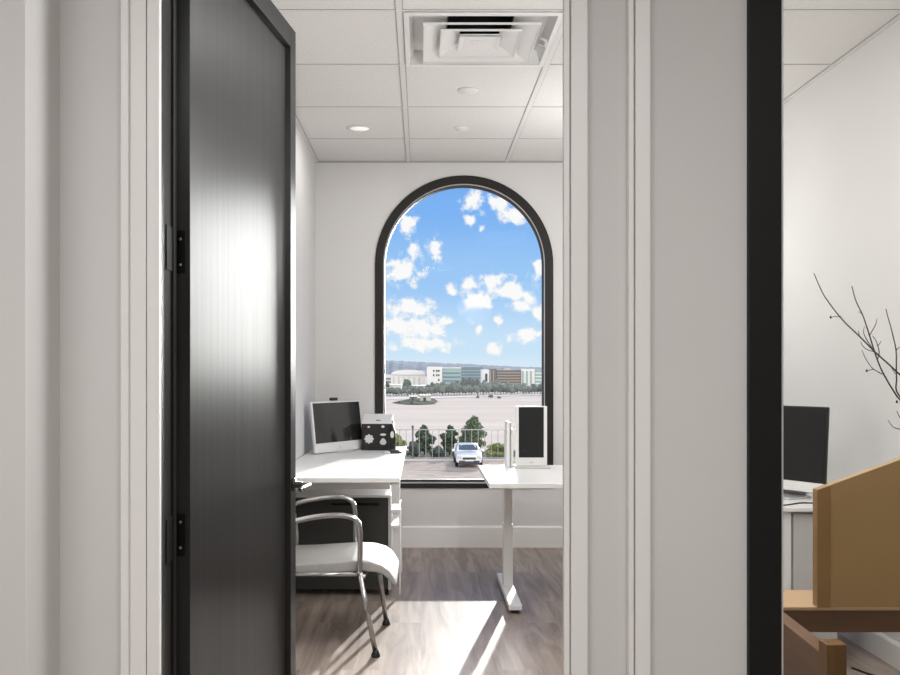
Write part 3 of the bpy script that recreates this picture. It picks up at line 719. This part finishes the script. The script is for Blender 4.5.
while x < 549:
    kk += 1
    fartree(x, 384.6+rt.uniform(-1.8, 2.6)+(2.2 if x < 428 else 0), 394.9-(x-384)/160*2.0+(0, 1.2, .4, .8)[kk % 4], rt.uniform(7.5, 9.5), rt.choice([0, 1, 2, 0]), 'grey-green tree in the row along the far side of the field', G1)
    x += rt.uniform(2.6, 3.1)
G2 = 'trees in front of the office buildings'
for i_, (x, yt, w, k) in enumerate(sorted(((432, 381, 7, 1), (443, 382, 8, 0), (452, 381.5, 8, 1), (463, 376, 7, 1), (470, 376, 7, 1), (477, 377, 6, 1), (484, 380, 7, 0), (492, 381, 7, 0), (500, 383, 8, 2), (508, 382, 8, 0), (515, 384, 7, 2), (524, 383, 8, 0), (533, 383, 8, 1), (542, 383, 8, 0), (436, 383, 10, 0), (447, 384, 10, 3), (457, 380, 9, 1), (466, 378, 9, 1), (473, 378, 9, 1), (488, 383, 9, 2), (496, 379.5, 8, 0), (504, 384, 10, 0), (512, 385, 9, 2), (519, 386, 9, 0), (528, 386, 9, 2), (538, 386, 9, 0), (546, 384, 8, 1), (428, 384, 8, 1), (421, 386, 8, 0), (396, 387, 8, 1), (390, 387.5, 8, 0)))):
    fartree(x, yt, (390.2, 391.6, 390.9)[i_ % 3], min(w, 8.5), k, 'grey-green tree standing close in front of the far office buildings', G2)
for (x, yt, yb, w, lab) in ((478, 395, 398.6, 5, 'small dark bush on the field left of the two other field bushes'), (491, 394, 398.6, 6, 'larger dark bush on the field, middle of three'), (499, 396, 398.8, 5, 'small dark bush on the field, right of three'), (412, 400, 403.6, 5, 'low bush on the scrubby island in the field'), (399, 400.5, 403, 4, 'tiny bush at the left end of the scrubby island')):
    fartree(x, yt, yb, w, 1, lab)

# buildings
def building(label, px0, px1, ytop, d, depth, m, ry=0.):
    a = at(px0, ytop, d); b_ = at(px1, ytop, d)
    t = thing('building', label, 'building', ((a.x+b_.x)/2, d, GZ), ry)
    t['w'] = b_.x-a.x; t['h'] = a.z-GZ
    MB().box(-(b_.x-a.x)/2, (b_.x-a.x)/2, 0, depth, 0, a.z-GZ).build('wall', m, t)
    return t, b_.x-a.x, a.z-GZ
def bands(t, w, h, n, m, z0=.12, z1=.92, frac=.5, name='window_band', x0=-.48, x1=.48):
    for i in range(n):
        za = h*(z0+(z1-z0)*i/n); zb = za+h*(z1-z0)/n*frac
        MB().box(w*x0, w*x1, -.15, .1, za, zb).build(name, m, t)
def cols(t, w, h, n, m, frac=.5, z0=.1, z1=.9, name='window_strip', x0=-.45, x1=.45):
    for i in range(n):
        xa = w*(x0+(x1-x0)*i/n); xb = xa+w*(x1-x0)/n*frac
        MB().box(xa, xb, -.15, .1, h*z0, h*z1).build(name, m, t)
t, w, h = building('wide white hall with a domed roof behind the large tree', 391, 425.3, 374.6, 335, 22, M_BWH)
dm = [(w*.5*math.cos(math.pi*i/16), h+1.75*math.sin(math.pi*i/16)**.8) for i in range(17)]
MB().prism(dm, 'y', -.5, 22.5).build('domed_roof', M_BWH, t)
cols(t, w, h, 6, M_BGR, .35, .1, .8)
t, w, h = building('low white building at the left edge of the window behind the trees', 378, 391, 375, 345, 14, M_BWH)
bands(t, w, h, 2, M_WINDK, .35, .9, .35)
t, w, h = building('long low white roofed shed left of the large tree', 380, 401, 385.3, 290, 8, M_BWH)
MB().box(-w/2-.3, w/2+.3, -.4, 8.4, h, h+.25).build('roof', M_BWH, t)
t, w, h = building('low white roofed shed right of the large tree', 413, 428, 386.2, 288, 8, M_BWH)
MB().box(-w/2-.3, w/2+.3, -.4, 8.4, h, h+.25).build('roof', M_BWH, t); cols(t, w, h, 4, M_WINDK, .5, .1, .6)
t, w, h = building('white and teal office block with small square windows', 427.3, 461, 367.8, 325, 16, M_BTEAL)
MB().box(-w/2-.1, -w*.06, -.6, 16.2, 0, h+.4).build('white_wing', M_BWH, t)
MB().box(-w*.06, w/2+.1, -.2, 16.1, h*.97, h+.15).build('parapet', M_BWH, t)
for i, fx in enumerate((-.33, -.24, -.18)):
    for z in (.34, .58, .8):
        if (i, z) in ((0, .34), (1, .34)): continue
        MB().box(w*fx, w*fx+w*.04, -.75, -.5, h*z, h*z+h*.1).build('window', M_WINDK, t)
bands(t, w, h, 4, M_BBLUE, .12, .9, .3, 'glass_band', -.04, .48)
t, w, h = building('blue-grey glass office block set back between the white blocks', 460.5, 483, 367.2, 430, 20, M_BBLUE)
bands(t, w, h, 4, M_BTEAL, .2, .95, .2)
t, w, h = building('narrow white tower with one dark window strip', 482.4, 489.3, 369.4, 346, 10, M_BWH)
MB().box(-w*.1, w*.22, -.15, .1, h*.3, h*.75).build('window_strip', M_WINDK, t)
t, w, h = building('narrow brown stone tower beside the banded office block', 489.6, 496.5, 368.8, 346, 10, M_BBRN)
cols(t, w, h, 2, M_BBAND, .3)
t, w, h = building('brown office block with pale horizontal bands', 496.8, 520.8, 370.2, 346, 18, M_BBRN)
bands(t, w, h, 5, M_BBAND, .15, .98, .32, 'pale_band', -.5, .5)
MB().box(-w*.2, w*.1, 3, 9, h, h+.7).build('roof_plant', M_BGR, t)
t, w, h = building('white office tower with grey vertical window strips', 521.2, 534.8, 368.8, 346, 14, M_BWH)
cols(t, w, h, 3, M_BTEAL, .45, .08, .88)
t, w, h = building('pale teal banded office block at the right window edge', 535.2, 556, 369.6, 346, 16, M_BTEAL)
bands(t, w, h, 4, M_BWH, .15, .95, .35, 'white_band', -.5, .5)
# small cabins on the island
for (px0, px1, yt, yb, lab) in ((409.5, 417, 396.8, 401.6, 'small grey-green cabin on the scrubby island, left of the pair'), (420, 431, 395.8, 401.2, 'longer pale cabin on the scrubby island, right of the pair')):
    p = gp(px0, yb, 0); q = gp(px1, yb, 0); d = p.y; w = q.x-p.x; h = (yb-yt)*d/F
    t = thing('cabin', lab, 'cabin', ((p.x+q.x)/2, d, GZ))
    MB().box(-w/2, w/2, 0, 3, 0, h).build('wall', M_LEAF[3] if px0 < 415 else M_BGR, t)
    MB().box(-w/2-.1, w/2+.1, -.15, 3.1, h, h+.14).build('roof', M_BGR, t)
    MB().box(-w*.2, w*.05, -.04, .02, .05, h*.7).build('doorway', M_WINDK, t)

# ------------------------------------------------------------------ sky
W = bpy.data.worlds.new('sky'); S.world = W; W.use_nodes = True
nt = W.node_tree; nt.nodes.clear()
N = nt.nodes.new; LK = nt.links.new
def MATH(op, a, b=None, c=None, clamp=False):
    n = N('ShaderNodeMath'); n.operation = op; n.use_clamp = clamp
    for i, v in enumerate((a, b, c)):
        if v is None: continue
        if isinstance(v, (int, float)): n.inputs[i].default_value = v
        else: LK(v, n.inputs[i])
    return n.outputs[0]
tc = N('ShaderNodeTexCoord'); sp = N('ShaderNodeSeparateXYZ'); LK(tc.outputs['Generated'], sp.inputs[0])
ya = MATH('MAXIMUM', MATH('ABSOLUTE', sp.outputs['Y']), .05)
u = MATH('DIVIDE', sp.outputs['X'], ya); v = MATH('DIVIDE', sp.outputs['Z'], ya)
cb = N('ShaderNodeCombineXYZ'); LK(u, cb.inputs[0]); LK(v, cb.inputs[1])
nz = N('ShaderNodeTexNoise'); nz.inputs['Scale'].default_value = 75; nz.inputs['Detail'].default_value = 9; nz.inputs['Roughness'].default_value = .62
LK(cb.outputs[0], nz.inputs['Vector'])
nz2 = N('ShaderNodeTexNoise'); nz2.inputs['Scale'].default_value = 34; nz2.inputs['Detail'].default_value = 3
LK(cb.outputs[0], nz2.inputs['Vector'])
wp = N('ShaderNodeVectorMath'); wp.operation = 'MULTIPLY_ADD'
sub = N('ShaderNodeVectorMath'); sub.operation = 'SUBTRACT'; LK(nz2.outputs['Color'], sub.inputs[0]); sub.inputs[1].default_value = (.5, .5, .5)
LK(sub.outputs[0], wp.inputs[0]); wp.inputs[1].default_value = (.022, .016, 0); LK(cb.outputs[0], wp.inputs[2])
CL = [(472, 201, 13, 10), (471, 221, 7, 5), (483, 227, 4, 4), (502, 202, 10, 11), (516, 216, 14, 10), (408, 225, 7, 12), (414, 249, 6, 7), (435, 249, 8, 12),
      (402, 270, 20, 12), (452, 288, 7, 5), (471, 286, 8, 7), (477, 300, 14, 10), (491, 279, 14, 8), (508, 290, 22, 11), (520, 295, 13, 8), (520, 307, 11, 6), (537, 311, 9, 6), (539, 268, 7, 9),
      (410, 309, 24, 11), (394, 326, 16, 11), (421, 328, 25, 12), (446, 321, 8, 5), (482, 330, 5, 4), (497, 322, 6, 5), (495, 349, 9, 5), (527, 338, 16, 6), (536, 334, 10, 6), (425, 345, 30, 7)]
acc = None
for (px, py, rx, ry) in CL:
    a = N('ShaderNodeVectorMath'); a.operation = 'SUBTRACT'; LK(wp.outputs[0], a.inputs[0]); a.inputs[1].default_value = ((px-VX)/F, (VY-py)/F, 0)
    m = N('ShaderNodeVectorMath'); m.operation = 'MULTIPLY'; LK(a.outputs[0], m.inputs[0]); m.inputs[1].default_value = (F/rx/1.2, F/ry/1.2, 0)
    l = N('ShaderNodeVectorMath'); l.operation = 'LENGTH'; LK(m.outputs[0], l.inputs[0])
    q = MATH('SUBTRACT', 1., l.outputs['Value'])
    acc = q if acc is None else MATH('SMOOTH_MAX', acc, q, .35)
dens = MATH('ADD', acc, MATH('MULTIPLY', MATH('SUBTRACT', nz.outputs['Fac'], .485), 2.8))
mr = N('ShaderNodeMapRange'); mr.interpolation_type = 'SMOOTHSTEP'; LK(dens, mr.inputs['Value']); mr.inputs['From Min'].default_value = -.08; mr.inputs['From Max'].default_value = .62
# sky gradient with height
gr = N('ShaderNodeValToRGB'); gr.color_ramp.interpolation = 'EASE'
e = gr.color_ramp.elements
e[0].position = 0; e[0].color = (.72, .85, .96, 1); e[1].position = 1; e[1].color = (.13, .32, .84, 1)
x1 = e.new(.10); x1.color = (.60, .79, .97, 1)
x2 = e.new(.42); x2.color = (.34, .59, .95, 1)
x3 = e.new(.75); x3.color = (.21, .46, .92, 1)
LK(MATH('MULTIPLY', v, 4.2, clamp=True), gr.inputs['Fac'])
cr = N('ShaderNodeValToRGB'); cr.color_ramp.elements[0].color = (.82, .86, .93, 1); cr.color_ramp.elements[1].color = (1., .99, .985, 1)
cr.color_ramp.elements[0].position = .1; cr.color_ramp.elements[1].position = .55
LK(dens, cr.inputs['Fac'])
mx = N('ShaderNodeMix'); mx.data_type = 'RGBA'; LK(MATH('MULTIPLY', mr.outputs[0], .97), mx.inputs['Factor']); LK(gr.outputs[0], mx.inputs['A']); LK(cr.outputs[0], mx.inputs['B'])
bs = N('ShaderNodeMapRange'); LK(sp.outputs['Y'], bs.inputs['Value']); bs.inputs['From Min'].default_value = -.35; bs.inputs['From Max'].default_value = 0.
bs.inputs['To Min'].default_value = 1.; bs.inputs['To Max'].default_value = 0.
mw = N('ShaderNodeMix'); mw.data_type = 'RGBA'; LK(bs.outputs[0], mw.inputs['Factor']); LK(mx.outputs['Result'], mw.inputs['A']); mw.inputs['B'].default_value = (1.9, 1.85, 1.78, 1); mx = mw   # extra brightness added to the unseen rear sky, lifting the outdoor facades
bg = N('ShaderNodeBackground'); bg.inputs['Strength'].default_value = 1.0; LK(mx.outputs['Result'], bg.inputs['Color'])
ow = N('ShaderNodeOutputWorld'); LK(bg.outputs[0], ow.inputs['Surface'])

# ------------------------------------------------------------------ lights
def sun(name, d, e, ang, col):
    l = bpy.data.lights.new(name, 'SUN'); l.energy = e; l.angle = math.radians(ang); l.color = col
    o = bpy.data.objects.new(name, l); COL.objects.link(o)
    o.rotation_euler = Vector(d).to_track_quat('-Z', 'Y').to_euler(); return o
sun('sun', (-.22, -1, -.307), 5.6, .6, (1, .96, .92))
sun('added_door_glow', (-.27, -1, -.075), 12, 21, (1, .99, .975))  # second low sun, added to brighten the window reflection on the door
def area(name, loc, sx, sy, e, col=(1, .995, .985), rot=(0, 0, 0)):
    l = bpy.data.lights.new(name, 'AREA'); l.shape = 'RECTANGLE'; l.size = sx; l.size_y = sy; l.energy = e; l.color = col
    o = bpy.data.objects.new(name, l); COL.objects.link(o); o.location = loc; o.rotation_euler = rot; return o
area('office_fill_and_downlight', (.95, 3.2, H-.03), .6, 1.2, 26)  # fill light added out of view, no fixture there
pl = bpy.data.lights.new('office_hidden_fill', 'POINT'); pl.energy = 48; pl.shadow_soft_size = .2; pl.color = (1, .995, .985)  # added fill without a fixture, hidden behind the front wall
po = bpy.data.objects.new('office_hidden_fill', pl); COL.objects.link(po); po.location = (.66, 2.68, 2.1)
pl = pl.copy(); pl.energy = 31; pl.shadow_soft_size = .3
po = bpy.data.objects.new('office_hidden_fill', pl); COL.objects.link(po); po.location = (1.22, 5.45, 2.1)  # second hidden fill, added to brighten the far ceiling and walls
area('office_fill_and_downlight', (-.3978, 6.005, H-.02), .12, .12, 3)  # light of the recessed downlight
area('hall_fill', (-1.2, .0, H-.03), 1.2, .6, 46)  # unseen fill panels added to light the hall, no fixtures
area('hall_fill', (.6, -.1, H-.03), 1.2, .6, 56)

# ------------------------------------------------------------------ camera
cam = bpy.data.cameras.new('camera'); co_ = bpy.data.objects.new('camera', cam); COL.objects.link(co_)
co_.location = (0, 0, CH); co_.rotation_euler = (math.pi/2, 0, 0)
cam.sensor_width = 36; cam.lens = F/900*36; cam.shift_x = (450-VX)/900; cam.shift_y = (VY-337.5)/900
cam.clip_start = .05; cam.clip_end = 6000
S.camera = co_
S.view_settings.view_transform = 'Standard'; S.view_settings.look = 'None'; S.view_settings.exposure = 0.; S.view_settings.gamma = 1
S.view_settings.use_curve_mapping = False
S.cycles.use_denoising = True
S.cycles.max_bounces = 10; S.cycles.diffuse_bounces = 6; S.cycles.transparent_max_bounces = 12
S.cycles.sample_clamp_indirect = 6
S.cycles.caustics_reflective = False; S.cycles.caustics_refractive = False
